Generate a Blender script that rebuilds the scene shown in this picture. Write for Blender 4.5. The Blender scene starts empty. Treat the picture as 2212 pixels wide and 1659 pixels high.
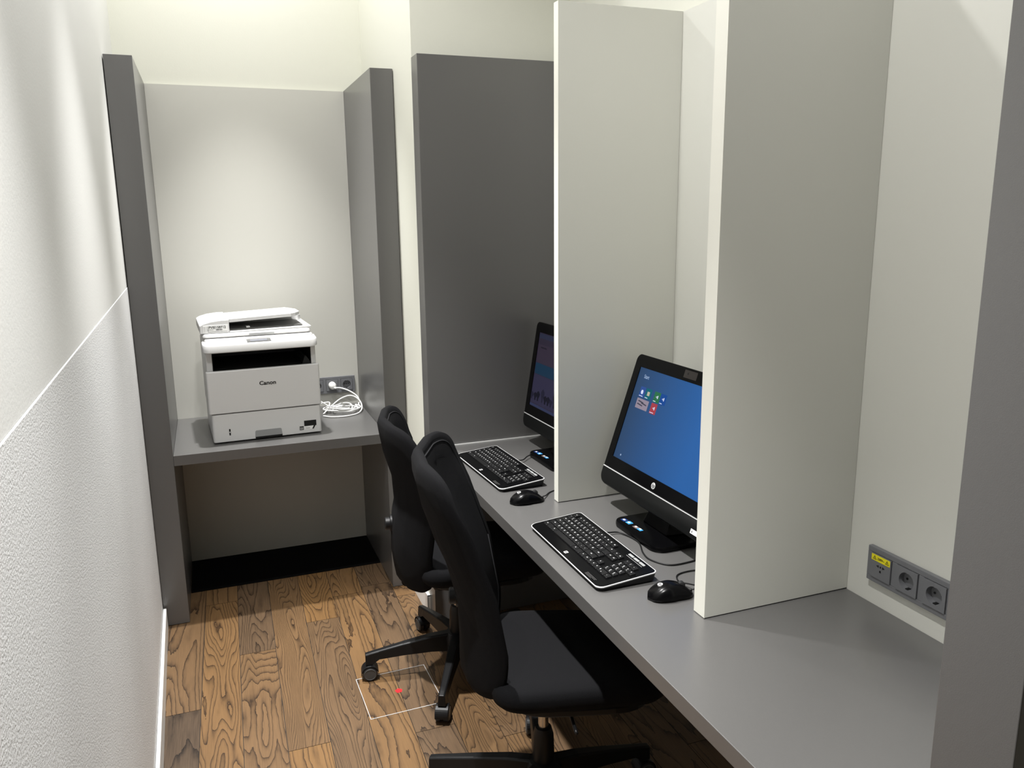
import bpy, bmesh, math, random
from mathutils import Vector, Matrix
random.seed(7)
sc = bpy.context.scene
R = math.radians

# ------------------------------------------------------------------ camera
F_PX, PITCH, YAW, ROLL, CAM_Z = 1733.34, 0.2074, 0.3591, -0.0122, 1.6166
cy, sy, cp, sp = math.cos(YAW), math.sin(YAW), math.cos(PITCH), math.sin(PITCH)
fwd = Vector((sy * cp, cy * cp, -sp))
right = Vector((cy, -sy, 0))
up = right.cross(fwd)
r2 = right * math.cos(ROLL) + up * math.sin(ROLL)
u2 = up * math.cos(ROLL) - right * math.sin(ROLL)
cam_data = bpy.data.cameras.new('camera')
cam = bpy.data.objects.new('camera', cam_data)
sc.collection.objects.link(cam)
cam_data.sensor_width = 36.0
cam_data.lens = F_PX / 2212 * 36
cam_data.clip_start = 0.05
m3 = Matrix((r2, u2, -fwd)).transposed()
cam.matrix_world = Matrix.Translation((0, 0, CAM_Z)) @ m3.to_4x4()
sc.camera = cam

# ------------------------------------------------------------------ world, light, exposure
world = bpy.data.worlds.new('world')
sc.world = world
world.use_nodes = True
world.node_tree.nodes['Background'].inputs[0].default_value = (0.95, 0.97, 1.0, 1)
world.node_tree.nodes['Background'].inputs[1].default_value = 0.10
sc.view_settings.view_transform = 'Standard'
sc.view_settings.look = 'None'
sc.view_settings.gamma = 1.0
sc.view_settings.use_curve_mapping = False
sc.view_settings.exposure = 0.12

CEIL = 3.20
def spot(name, loc, watts, cone=120, blend=0.6, rad=0.035, col=(1.0, 0.99, 0.975)):
    l = bpy.data.lights.new(name, 'SPOT')
    l.energy = watts
    l.color = col
    l.spot_size = R(cone)
    l.spot_blend = blend
    l.shadow_soft_size = rad
    o = bpy.data.objects.new(name, l)
    sc.collection.objects.link(o)
    o.location = loc
    return o
# three downlights over the middle of the aisle: each a narrow beam with a wide weak spill
for x_, y_, hot, cone_, tilt_, spill in ((0.19, 3.375, 390, 54, 0, 36), (0.17, 2.18, 540, 56, 5, 48), (0.17, 0.95, 420, 58, 2, 58)):
    spot('downlight_beam', (x_, y_, 3.17), hot, cone=cone_, blend=1.0).rotation_euler = (0, -R(tilt_), 0)
    spot('downlight_spill', (x_, y_, 3.17), spill, cone=150, blend=0.5)

# ------------------------------------------------------------------ helpers
def lin(r, g, b):
    f = lambda c: (c / 255 / 12.92) if c <= 10 else ((c / 255 + 0.055) / 1.055) ** 2.4
    return (f(r), f(g), f(b), 1)

def mat(name, col, rough=0.5, metal=0.0, spec=0.5, bump=0.0, bscale=400, var=0.0, vscale=6.0,
        emit=None, estr=0.0, coat=0.0):
    m = bpy.data.materials.new(name)
    m.use_nodes = True
    nt = m.node_tree
    b = nt.nodes['Principled BSDF']
    b.inputs['Base Color'].default_value = col
    b.inputs['Roughness'].default_value = rough
    b.inputs['Metallic'].default_value = metal
    b.inputs['Specular IOR Level'].default_value = spec
    b.inputs['Coat Weight'].default_value = coat
    b.inputs['Coat Roughness'].default_value = 0.08
    if emit:
        b.inputs['Emission Color'].default_value = emit
        b.inputs['Emission Strength'].default_value = estr
    tc = nt.nodes.new('ShaderNodeTexCoord')
    if bump > 0:
        n = nt.nodes.new('ShaderNodeTexNoise')
        n.inputs['Scale'].default_value = bscale
        n.inputs['Detail'].default_value = 3
        bp = nt.nodes.new('ShaderNodeBump')
        bp.inputs['Strength'].default_value = bump
        bp.inputs['Distance'].default_value = 0.002
        nt.links.new(tc.outputs['Object'], n.inputs['Vector'])
        nt.links.new(n.outputs['Fac'], bp.inputs['Height'])
        nt.links.new(bp.outputs['Normal'], b.inputs['Normal'])
    if var > 0:
        n = nt.nodes.new('ShaderNodeTexNoise')
        n.inputs['Scale'].default_value = vscale
        n.inputs['Detail'].default_value = 4
        mr = nt.nodes.new('ShaderNodeMapRange')
        mr.inputs['To Min'].default_value = 1 - var
        mr.inputs['To Max'].default_value = 1 + var
        hs = nt.nodes.new('ShaderNodeHueSaturation')
        hs.inputs['Color'].default_value = col
        nt.links.new(tc.outputs['Object'], n.inputs['Vector'])
        nt.links.new(n.outputs['Fac'], mr.inputs['Value'])
        nt.links.new(mr.outputs['Result'], hs.inputs['Value'])
        nt.links.new(hs.outputs['Color'], b.inputs['Base Color'])
    return m

def put(name, bm, mats, parent=None, smooth=False, bevel=0.0, loc=None, seg=2, wn=False):
    me = bpy.data.meshes.new(name)
    bmesh.ops.recalc_face_normals(bm, faces=bm.faces[:])
    bm.to_mesh(me)
    bm.free()
    if not isinstance(mats, (list, tuple)):
        mats = [mats]
    for m in mats:
        me.materials.append(m)
    if smooth:
        me.polygons.foreach_set('use_smooth', [True] * len(me.polygons))
        if smooth != 'all':
            try:
                me.set_sharp_from_angle(angle=R(smooth if not isinstance(smooth, bool) else 40))
            except Exception:
                pass
    o = bpy.data.objects.new(name, me)
    sc.collection.objects.link(o)
    if parent:
        o.parent = parent
    if loc:
        o.location = loc
    if bevel > 0:
        md = o.modifiers.new('bevel', 'BEVEL')
        md.width = bevel
        md.segments = seg
        md.limit_method = 'ANGLE'
        md.angle_limit = R(40)
    return o

def tag(o, label, cat, group=None):
    o['label'] = label
    o['category'] = cat
    if group:
        o['group'] = group
    return o

def thing(name, label, cat, loc=(0, 0, 0), rotz=0.0, group=None):
    o = bpy.data.objects.new(name, None)
    o.empty_display_size = 0.05
    sc.collection.objects.link(o)
    o.location = loc
    o.rotation_euler = (0, 0, rotz)
    return tag(o, label, cat, group)

def struct(name, bm, m, **k):
    o = put(name, bm, m, **k)
    o['kind'] = 'structure'
    return o

def box(bm, x0, x1, y0, y1, z0, z1, mi=0, M=None):
    vs = [bm.verts.new(Vector(p) if M is None else M @ Vector(p)) for p in
          ((x0, y0, z0), (x1, y0, z0), (x1, y1, z0), (x0, y1, z0), (x0, y0, z1), (x1, y0, z1), (x1, y1, z1), (x0, y1, z1))]
    for f in ((0, 3, 2, 1), (4, 5, 6, 7), (0, 1, 5, 4), (1, 2, 6, 5), (2, 3, 7, 6), (3, 0, 4, 7)):
        fc = bm.faces.new([vs[i] for i in f])
        fc.material_index = mi
    return vs

def prism(bm, pts, d0, d1, axis='z', mi=0, M=None):
    """extrude a 2D polygon. axis z: pts=(x,y); axis y: pts=(x,z); axis x: pts=(y,z)"""
    def P(a, b, d):
        v = Vector((a, b, d)) if axis == 'z' else Vector((a, d, b)) if axis == 'y' else Vector((d, a, b))
        return v if M is None else M @ v
    A = [bm.verts.new(P(a, b, d0)) for a, b in pts]
    B = [bm.verts.new(P(a, b, d1)) for a, b in pts]
    fs = [bm.faces.new(A), bm.faces.new(B[::-1])]
    n = len(pts)
    for i in range(n):
        fs.append(bm.faces.new((A[i], B[i], B[(i + 1) % n], A[(i + 1) % n])))
    for f in fs:
        f.material_index = mi
    return fs

def rrect(x0, x1, y0, y1, r, seg=6):
    """rounded rectangle; r a number or four radii (x1y1, x0y1, x0y0, x1y0)"""
    rs = [r] * 4 if not isinstance(r, (list, tuple)) else r
    pts = []
    for (cx, cyy, a0, rr) in ((x1, y1, 0, rs[0]), (x0, y1, 90, rs[1]), (x0, y0, 180, rs[2]), (x1, y0, 270, rs[3])):
        sx = -1 if cx == x1 else 1
        sy_ = -1 if cyy == y1 else 1
        if rr <= 0:
            pts.append((cx, cyy))
            continue
        for k in range(seg + 1):
            a = R(a0 + 90 * k / seg)
            pts.append((cx + sx * rr + rr * math.cos(a), cyy + sy_ * rr + rr * math.sin(a)))
    return pts

def loft(bm, rings, cap=True, mi=0, closed=True):
    V = [[bm.verts.new(p) for p in r] for r in rings]
    n = len(V[0])
    for a, b in zip(V[:-1], V[1:]):
        for i in range(n if closed else n - 1):
            f = bm.faces.new((a[i], a[(i + 1) % n], b[(i + 1) % n], b[i]))
            f.material_index = mi
    if cap:
        bm.faces.new(V[0][::-1]).material_index = mi
        bm.faces.new(V[-1]).material_index = mi
    return V

def lathe(bm, prof, M=None, seg=32, mi=0):
    rings = []
    for r, z in prof:
        ring = []
        for i in range(seg):
            a = 2 * math.pi * i / seg
            v = Vector((r * math.cos(a), r * math.sin(a), z))
            ring.append(v if M is None else M @ v)
        rings.append(ring)
    loft(bm, rings, mi=mi)

def catmull(pts, n=8):
    P = [Vector(p) for p in pts]
    P = [P[0] * 2 - P[1]] + P + [P[-1] * 2 - P[-2]]
    out = []
    for i in range(1, len(P) - 2):
        for k in range(n):
            t = k / n
            a, b, c, d = P[i - 1], P[i], P[i + 1], P[i + 2]
            out.append(0.5 * ((2 * b) + (c - a) * t + (2 * a - 5 * b + 4 * c - d) * t * t + (3 * b - a - 3 * c + d) * t ** 3))
    out.append(P[-2])
    return out

def tube(bm, pts, r, seg=10, mi=0, closed=False):
    P = [Vector(p) for p in pts]
    n = None
    rings = []
    for i, p in enumerate(P):
        t = (P[min(i + 1, len(P) - 1)] - P[max(i - 1, 0)]).normalized()
        if n is None:
            n = t.orthogonal().normalized()
        n = (n - t * n.dot(t)).normalized()
        b = t.cross(n)
        rings.append([p + (n * math.cos(2 * math.pi * k / seg) + b * math.sin(2 * math.pi * k / seg)) * r for k in range(seg)])
    loft(bm, rings, mi=mi)

_tcache = {}
def text_mesh(s, size, depth=0.0004, weight=0.0, shear=0.0, align='CENTER', sx=1.0):
    """geometry of a string in its XY plane, as (verts, faces)"""
    key = (s, size, depth, weight, shear, align, sx)
    if key in _tcache:
        return _tcache[key]
    c = bpy.data.curves.new('t', 'FONT')
    c.body = s
    c.size = size
    c.extrude = depth / 2
    c.offset = weight
    c.shear = shear
    c.align_x = align
    c.align_y = 'CENTER'
    c.resolution_u = 3
    o = bpy.data.objects.new('t', c)
    sc.collection.objects.link(o)
    dg = bpy.context.evaluated_depsgraph_get()
    me = o.evaluated_get(dg).to_mesh()
    vs = [(v.co.x * sx, v.co.y, v.co.z) for v in me.vertices]
    fs = [tuple(p.vertices) for p in me.polygons]
    o.evaluated_get(dg).to_mesh_clear()
    bpy.data.objects.remove(o)
    bpy.data.curves.remove(c)
    _tcache[key] = (vs, fs)
    return vs, fs

def add_text(bm, s, size, M, mi=0, **k):
    vs, fs = text_mesh(s, size, **k)
    V = [bm.verts.new(M @ Vector(v)) for v in vs]
    for f in fs:
        try:
            bm.faces.new([V[i] for i in f]).material_index = mi
        except ValueError:
            pass

def frame_matrix(o, ax, ay):
    """matrix with origin o and local x, y along ax, ay"""
    ax = Vector(ax).normalized()
    az = ax.cross(Vector(ay)).normalized()
    ay = az.cross(ax)
    M = Matrix((ax, ay, az)).transposed().to_4x4()
    M.translation = Vector(o)
    return M

# ------------------------------------------------------------------ materials
M_white = mat('white_wall_paint', lin(222, 222, 219), rough=0.7, bump=0.15, bscale=180)
M_cream = mat('cream_wall_paint', lin(220, 220, 208), rough=0.7, bump=0.1, bscale=180)
M_plaster = mat('rough_white_plaster', lin(218, 218, 218), rough=0.75, bump=0.5, bscale=260, var=0.04, vscale=5)
M_beige = mat('light_beige_laminate', lin(216, 216, 208), rough=0.4, bump=0.05, bscale=700)
M_edge = mat('pale_edge_banding', lin(228, 227, 217), rough=0.5)
M_grey = mat('mid_grey_laminate', lin(90, 89, 88), rough=0.29, spec=1.0, bump=0.08, bscale=900)
M_seam = mat('dark_seam', lin(22, 22, 21), rough=0.6)
M_ceil = mat('ceiling_paint', lin(120, 120, 118), rough=0.8)
M_base = mat('white_gloss_baseboard', lin(235, 235, 232), rough=0.35)
M_fabric = mat('black_fabric', lin(14, 14, 16), rough=0.95, bump=0.6, bscale=1100, spec=0.15)
M_fabseam = mat('black_seam_fabric', lin(30, 30, 32), rough=0.9, spec=0.2)
M_blk = mat('black_plastic', lin(17, 17, 18), rough=0.42, spec=0.3)
M_blkg = mat('glossy_black_plastic', lin(6, 6, 7), rough=0.25, spec=0.14)
M_blkm = mat('satin_black_plastic', lin(12, 13, 13), rough=0.45, spec=0.18)
M_chrome = mat('brushed_steel', lin(200, 196, 190), rough=0.22, metal=1.0)
M_silver = mat('silver_trim', lin(222, 222, 222), rough=0.4, metal=0.15)
M_wheel = mat('grey_rubber', lin(30, 30, 31), rough=0.5)
M_wplast = mat('white_printer_plastic', lin(214, 214, 213), rough=0.35)
M_pgrey = mat('pale_grey_plastic', lin(150, 151, 151), rough=0.4)
M_dark = mat('dark_cavity_plastic', lin(12, 12, 12), rough=0.5)
M_tray = mat('dark_grey_tray', lin(88, 88, 86), rough=0.5)
M_lcd = mat('grey_lcd', lin(96, 98, 106), rough=0.2)
M_sock = mat('anthracite_metallic_plastic', lin(112, 113, 116), rough=0.38, metal=0.0)
M_hole = mat('black_hole', lin(5, 5, 5), rough=0.7)
M_yellow = mat('yellow_sticker', lin(238, 226, 30), rough=0.45)
M_ink = mat('black_ink', lin(12, 12, 12), rough=0.5)
M_whites = mat('white_sticker', lin(238, 238, 236), rough=0.5)
M_blue = mat('blue_sticker', lin(60, 150, 215), rough=0.35)
M_navy = mat('navy_sticker', lin(22, 50, 110), rough=0.35)
M_bronze = mat('grey_sticker', lin(110, 96, 92), rough=0.35)
M_red = mat('red_sticker', lin(222, 20, 30), rough=0.5)
M_cable_w = mat('white_cable', lin(235, 235, 232), rough=0.4)
M_legend = mat('white_key_legend', lin(195, 195, 195), rough=0.5)
M_key = mat('black_keycap', lin(19, 19, 20), rough=0.4, spec=0.3)

def emat(name, col, s=1.0):
    m = bpy.data.materials.new(name)
    m.use_nodes = True
    b = m.node_tree.nodes['Principled BSDF']
    b.inputs['Base Color'].default_value = (0.004, 0.004, 0.005, 1)
    b.inputs['Specular IOR Level'].default_value = 0.12
    b.inputs['Roughness'].default_value = 0.35
    b.inputs['Emission Color'].default_value = col
    b.inputs['Emission Strength'].default_value = s
    return m

def wood_material():
    m = bpy.data.materials.new('oak_planks')
    m.use_nodes = True
    nt = m.node_tree
    N, L = nt.nodes, nt.links
    b = N['Principled BSDF']
    uv = N.new('ShaderNodeUVMap'); uv.uv_map = 'plank'
    rnd = N.new('ShaderNodeAttribute'); rnd.attribute_name = 'tone'
    rnd2 = N.new('ShaderNodeAttribute'); rnd2.attribute_name = 'grain'
    def math_(op, a, bb=None, clamp=False):
        n = N.new('ShaderNodeMath'); n.operation = op; n.use_clamp = clamp
        for i, v in enumerate((a, bb)):
            if v is None: continue
            if isinstance(v, (int, float)): n.inputs[i].default_value = v
            else: L.new(v, n.inputs[i])
        return n.outputs[0]
    # stretched coordinates along the plank
    mp = N.new('ShaderNodeMapping'); mp.inputs['Scale'].default_value = (9.5, 1.15, 1)
    L.new(uv.outputs[0], mp.inputs[0])
    n1 = N.new('ShaderNodeTexNoise'); n1.inputs['Scale'].default_value = 1.0; n1.inputs['Detail'].default_value = 1.2
    n1.inputs['Roughness'].default_value = 0.45
    L.new(mp.outputs[0], n1.inputs['Vector'])
    mpw = N.new('ShaderNodeMapping'); mpw.inputs['Scale'].default_value = (90, 22, 1)
    L.new(uv.outputs[0], mpw.inputs[0])
    nw = N.new('ShaderNodeTexNoise'); nw.inputs['Scale'].default_value = 1.0; nw.inputs['Detail'].default_value = 2
    L.new(mpw.outputs[0], nw.inputs['Vector'])
    h = math_('ADD', math_('MULTIPLY', n1.outputs['Fac'], math_('ADD', math_('MULTIPLY', rnd2.outputs['Fac'], 26.0), 10.0)), math_('MULTIPLY', nw.outputs['Fac'], 0.5))
    fr = math_('FRACT', h)
    # sharp dark growth line then fading to light
    ring = math_('POWER', fr, 4.6)
    # fibre
    mpf = N.new('ShaderNodeMapping'); mpf.inputs['Scale'].default_value = (420, 9, 1)
    L.new(uv.outputs[0], mpf.inputs[0])
    nf = N.new('ShaderNodeTexNoise'); nf.inputs['Scale'].default_value = 1.0; nf.inputs['Detail'].default_value = 3
    L.new(mpf.outputs[0], nf.inputs['Vector'])
    # broad stains
    mps = N.new('ShaderNodeMapping'); mps.inputs['Scale'].default_value = (9, 3.5, 1)
    L.new(uv.outputs[0], mps.inputs[0])
    ns = N.new('ShaderNodeTexNoise'); ns.inputs['Scale'].default_value = 1.0; ns.inputs['Detail'].default_value = 4
    L.new(mps.outputs[0], ns.inputs['Vector'])
    cr = N.new('ShaderNodeValToRGB')
    e = cr.color_ramp.elements
    e[0].position = 0.0; e[0].color = lin(112, 84, 52)
    e[1].position = 1.0; e[1].color = lin(40, 26, 15)
    L.new(ring, cr.inputs[0])
    hs = N.new('ShaderNodeHueSaturation')
    L.new(cr.outputs[0], hs.inputs['Color'])
    v = math_('ADD', math_('ADD', math_('MULTIPLY', nf.outputs['Fac'], 0.7), math_('MULTIPLY', ns.outputs['Fac'], 0.55)), math_('MULTIPLY', rnd.outputs['Fac'], 0.62))
    v = math_('MULTIPLY', math_('ADD', v, 0.05), 0.83)
    L.new(v, hs.inputs['Value'])
    sat = math_('ADD', math_('MULTIPLY', rnd.outputs['Fac'], 0.22), 0.80)
    L.new(sat, hs.inputs['Saturation'])
    # orange blush of some boards
    L.new(hs.outputs[0], b.inputs['Base Color'])
    b.inputs['Roughness'].default_value = 0.42
    b.inputs['Specular IOR Level'].default_value = 0.45
    bp = N.new('ShaderNodeBump'); bp.inputs['Strength'].default_value = 0.35; bp.inputs['Distance'].default_value = 0.001
    hh = math_('SUBTRACT', math_('MULTIPLY', nf.outputs['Fac'], 0.6), math_('MULTIPLY', ring, 0.5))
    L.new(hh, bp.inputs['Height'])
    L.new(bp.outputs[0], b.inputs['Normal'])
    return m
M_wood = wood_material()

# ------------------------------------------------------------------ room shell
def build_floor():
    """one mesh of boards with hairline gaps; boards run along Y, a touch off square"""
    bm = bmesh.new()
    uvl = bm.loops.layers.uv.new('plank')
    tone = bm.faces.layers.float.new('tone')
    grain = bm.faces.layers.float.new('grain')
    PW, sl = 0.1303, 0.0225
    tones = {0: .45, 1: .85, 2: .6, 3: .65, 4: .4, 5: .85, 6: .15, 7: .7}
    ends = {0: [1.45, 2.64, 3.9], 1: [0.9, 2.2, 3.42], 2: [1.7, 2.95, 4.1], 3: [1.1, 2.305, 3.6], 4: [0.6, 1.9, 3.11],
            5: [0.7, 1.95, 3.3], 6: [0.8, 2.25, 3.35], 7: [1.6, 2.05, 3.2]}
    rr = random.Random(11)
    for k in range(-14, 18):
        e = ends.get(k)
        if e is None:
            s = rr.uniform(-0.9, 0.3)
            e = [s + 1.2 * j for j in range(-2, 6)]
        e = [-2.6] + [v for v in e if -2.5 < v < 4.2] + [4.3]
        ee = [e[0]]
        for v in e[1:]:
            while v - ee[-1] > 2.2:
                ee.append(ee[-1] + 1.2)
            ee.append(v)
        for y0, y1 in zip(ee[:-1], ee[1:]):
            g = 0.0009
            xa = -0.275 + PW * (k) - 0.0 + g
            xb = xa + PW - 2 * g
            def X(x, y): return x + sl * (y - 2.5)
            q = [(xa, y0 + g), (xb, y0 + g), (xb, y1 - g), (xa, y1 - g)]
            vs = [bm.verts.new((X(x, y), y, 0)) for x, y in q]
            f = bm.faces.new(vs)
            ox, oy = rr.uniform(0, 50), rr.uniform(0, 50)
            for lp, (x, y) in zip(f.loops, q):
                lp[uvl].uv = (x - xa + ox, y + oy)
            t = rr.random()
            seg_ = ee.index(y0)
            if k in tones:
                t = tones[k] * 0.85 + 0.15 * t
            ym = (y0 + y1) / 2
            if k == 0 and ym < 2.64: t = -0.25
            if k == 2 and ym > 2.95: t = 0.15
            if k == 3 and ym < 2.3: t = 0.95
            if k == 4 and ym > 3.11: t = 0.95
            f[grain] = rr.random() ** 1.3
            f[tone] = t
            f.material_index = 0
            # edges folded down into the joint
            for i in range(4):
                a, c = vs[i], vs[(i + 1) % 4]
                d0 = bm.verts.new(a.co + Vector((0, 0, -0.004)))
                d1 = bm.verts.new(c.co + Vector((0, 0, -0.004)))
                ff = bm.faces.new((a, d0, d1, c))
                ff.material_index = 1
    # sub floor under the gaps
    vs = [bm.verts.new(p) for p in ((-2.6, -2.7, -0.004), (2.6, -2.7, -0.004), (2.6, 4.4, -0.004), (-2.6, 4.4, -0.004))]
    f = bm.faces.new(vs); f.material_index = 1
    me = bpy.data.meshes.new('floor')
    bm.to_mesh(me); bm.free()
    me.materials.append(M_wood); me.materials.append(M_seam)
    o = bpy.data.objects.new('floor', me)
    sc.collection.objects.link(o)
    o['kind'] = 'structure'
build_floor()

XR = 1.3585            # face of the lining on the right wall
YB = 3.2927            # front of the printer booth
YBB = 3.924            # face of the booth's back panel
def xl(y): return -0.262 - 0.0209 * (y - 2.37)

ZD = 1.372
XL1_, XR0_ = -0.1842, 0.659
bm = bmesh.new()       # left wall: smooth above, rough plaster slightly proud below
ya, yb = -2.6, 4.0
for (z0, z1, off, mi) in ((ZD, CEIL, 0.0, 0), (0.0, ZD, 0.0018, 1)):
    P = [(xl(ya) + off, ya), (xl(yb) + off, yb), (xl(yb) - 0.12, yb), (xl(ya) - 0.12, ya)]
    prism(bm, P, z0, z1, 'z', mi)
struct('wall_left', bm, [M_white, M_plaster], bevel=0.0015)

bm = bmesh.new(); box(bm, -0.5, 1.6, 3.945, 4.06, 0, CEIL)
struct('wall_back', bm, M_cream)
XC, YC = 0.752, 2.993
bm = bmesh.new(); box(bm, XC, 1.6, YC, 3.945, 0, CEIL)
struct('wall_end', bm, M_cream)
bm = bmesh.new(); box(bm, XR + 0.02, XR + 0.14, -2.6, YC, 0, CEIL)
struct('wall_right', bm, M_cream)
bm = bmesh.new(); box(bm, -0.6, 1.6, -2.72, -2.6, 0, CEIL)
struct('wall_front', bm, mat('dim_grey_paint', lin(110, 110, 108), 0.7))
bm = bmesh.new(); box(bm, -0.6, 1.6, -2.72, 4.06, CEIL, CEIL + 0.1)
struct('ceiling', bm, M_ceil)

# flat black strip on the floor at the back of the booth
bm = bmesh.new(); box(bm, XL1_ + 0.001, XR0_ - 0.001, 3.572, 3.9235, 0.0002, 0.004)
struct('black_strip_1', bm, mat('matt_black', lin(6, 6, 6), 0.9, spec=0.1))
# baseboards
bm = bmesh.new()
y0, y1 = -2.6, YB - 0.012
prism(bm, [(xl(y0) + 0.0035, y0), (xl(y1) + 0.0035, y1), (xl(y1) + 0.015, y1), (xl(y0) + 0.015, y0)], 0, 0.085)
struct('baseboard_left', bm, M_base, bevel=0.002)
bm = bmesh.new()
box(bm, XC - 0.013, XC - 0.0005, YC - 0.013, YB - 0.002, 0, 0.085)
box(bm, XC - 0.013, XC + 0.02, YC - 0.0135, YC - 0.0005, 0, 0.085)
struct('baseboard_right', bm, M_base)

# ------------------------------------------------------------------ printer booth
ZBT = 2.186
XL0, XL1, XR0, XR1 = -0.2782, -0.1842, 0.659, 0.749
ZS = 0.7097
booth = thing('printer_booth', 'tall narrow booth of thick grey panels around the printer shelf', 'booth', (0.2, YB, 0))
def bput(name, bm, m, **k):
    bmesh.ops.translate(bm, verts=bm.verts[:], vec=(-0.2, -YB, 0))
    return put(name, bm, m, parent=booth, **k)
bm = bmesh.new(); box(bm, XL0, XL1, YB, 3.943, 0.002, ZBT); bput('side_panel', bm, M_grey, bevel=0.0012)
bm = bmesh.new(); box(bm, XR0, XR1, YB, 3.943, 0.002, ZBT); bput('side_panel', bm, M_grey, bevel=0.0012)
bm = bmesh.new(); box(bm, XL1 + 0.0005, XR0 - 0.0005, YBB, 3.943, 0.002, ZBT - 0.002)
bput('back_panel', bm, mat('booth_back_laminate', lin(196, 195, 187), 0.4, bump=0.05, bscale=700))['label'] = 'pale beige back panel'
bm = bmesh.new(); box(bm, XL1 + 0.0005, XR0 - 0.0005, YB, YBB - 0.0005, ZS - 0.042, ZS); bput('shelf', bm, M_grey, bevel=0.0012)

# ------------------------------------------------------------------ desk
H, XD, TD = 0.74, 0.7591, 0.0376
YD0, YD1 = 2.9064, 2.989
YN0, YN1 = 0.5107, 0.6085
desk = thing('desk_worktop', 'long mid grey laminate worktop running along the right wall', 'desk', (1.05, 1.75, 0))
bm = bmesh.new(); box(bm, XD - 1.05, XR - 1.05 - 0.0005, YN1 + .0005 - 1.75, YD0 - .0005 - 1.75, H - TD, H)
put('top', bm, M_grey, parent=desk, bevel=0.0012)
bm = bmesh.new(); box(bm, XR, XR + 0.0195, YN1 + .0005, YD0 - 0.0005, 0.002, 2.190)
tag(put('wall_lining', bm, M_beige), 'pale beige lining panel on the right wall behind the worktop', 'wall panel')

def end_panel(y0, y1, zt, label):
    t = thing('end_panel', label, 'panel', ((XD + XR) / 2, (y0 + y1) / 2, 0), group='thick grey end panels of the desk')
    bm = bmesh.new()
    hx, hy = (XR + 0.0195 - XD) / 2, (y1 - y0) / 2
    box(bm, -hx + 0.00975 - 0.00975, hx, -hy, hy, 0.002, zt)
    o = put('panel', bm, M_grey, parent=t, bevel=0.0012)
    return t
end_panel(YD0, YD1, 2.175, 'thick dark grey full height end panel beyond the farthest keyboard')
end_panel(YN0, YN1, 2.192, 'thick grey full height end panel at the right edge, nearest the camera')
t = bpy.data.objects['end_panel']
bm = bmesh.new(); box(bm, XD - t.location.x + 0.004, XR - t.location.x - 0.003, -0.055, -0.0425, H + 0.0003, H + 0.0043)
put('base_strip', bm, mat('grey_sealant', lin(170, 170, 168), 0.5), parent=t)

def divider(y0, y1, xf, label):
    t = thing('desk_divider', label, 'divider', ((xf + XR) / 2, (y0 + y1) / 2, H), group='pale dividers standing on the worktop')
    hx, hy = (XR - 0.0008 - xf) / 2, (y1 - y0) / 2
    bm = bmesh.new(); box(bm, -hx + 0.0012, hx, -hy, hy, 0.0022, 2.1905 - H)
    put('panel', bm, M_beige, parent=t, bevel=0.0008)
    bm = bmesh.new(); box(bm, -hx, -hx + 0.0012, -hy, hy, 0.0022, 2.1905 - H)
    put('front_edge', bm, M_edge, parent=t)['label'] = 'whiter front edge strip'
    bm = bmesh.new(); box(bm, -hx + 0.001, hx, -hy + 0.0006, hy - 0.0006, 0.0001, 0.0022)
    put('seam', bm, M_seam, parent=t)['label'] = 'thin black joint under the panel'
    return t
divider(2.164, 2.164 + 0.0298, 0.9604, 'pale tall divider between the two monitors')
divider(1.3729, 1.3729 + 0.0406, 0.9604, 'pale tall divider nearest the camera, hiding the right part of the blue-screened monitor')

# ------------------------------------------------------------------ wall sockets
def schuko(bm, cx, cz, d, mi_body=0, mi_hole=1, rot=False, size=0.0275):
    """square insert with a round well, facing -Y at y=d"""
    s = size
    # plate ring: square with round hole
    n = 32
    rr_ = 0.0195
    ring_o, ring_i, ring_b = [], [], []
    for k in range(n):
        a = 2 * math.pi * k / n + math.pi / 4
        c, s_ = math.cos(a), math.sin(a)
        m_ = max(abs(c), abs(s_))
        ring_o.append(bm.verts.new((cx + s * c / m_, d, cz + s * s_ / m_)))
        ring_i.append(bm.verts.new((cx + rr_ * c, d, cz + rr_ * s_)))
        ring_b.append(bm.verts.new((cx + rr_ * 0.97 * c, d + 0.014, cz + rr_ * 0.97 * s_)))
    side = [bm.verts.new(v.co + Vector((0, 0.004, 0))) for v in ring_o]
    for k in range(n):
        j = (k + 1) % n
        bm.faces.new((ring_o[k], ring_o[j], ring_i[j], ring_i[k])).material_index = mi_body
        bm.faces.new((ring_i[k], ring_i[j], ring_b[j], ring_b[k])).material_index = mi_body
        bm.faces.new((side[k], side[j], ring_o[j], ring_o[k])).material_index = mi_body
    f = bm.faces.new(ring_b); f.material_index = mi_body
    for sx_ in (-1, 0, 1) if rot else (-1, 1):
        Mx = Matrix.Translation((cx + sx_ * 0.0095, d + 0.0137, cz)) @ Matrix.Rotation(R(90), 4, 'X')
        lathe(bm, [(0.0026, -0.001), (0.0026, 0.001)], Mx, seg=12, mi=mi_hole)
    for sz_ in (-1, 1):
        box(bm, cx - 0.0035, cx + 0.0035, d + 0.003, d + 0.013, cz + sz_ * 0.0192 - 0.002, cz + sz_ * 0.0192 + 0.002, mi_hole if sz_ < 0 else 2)

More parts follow.
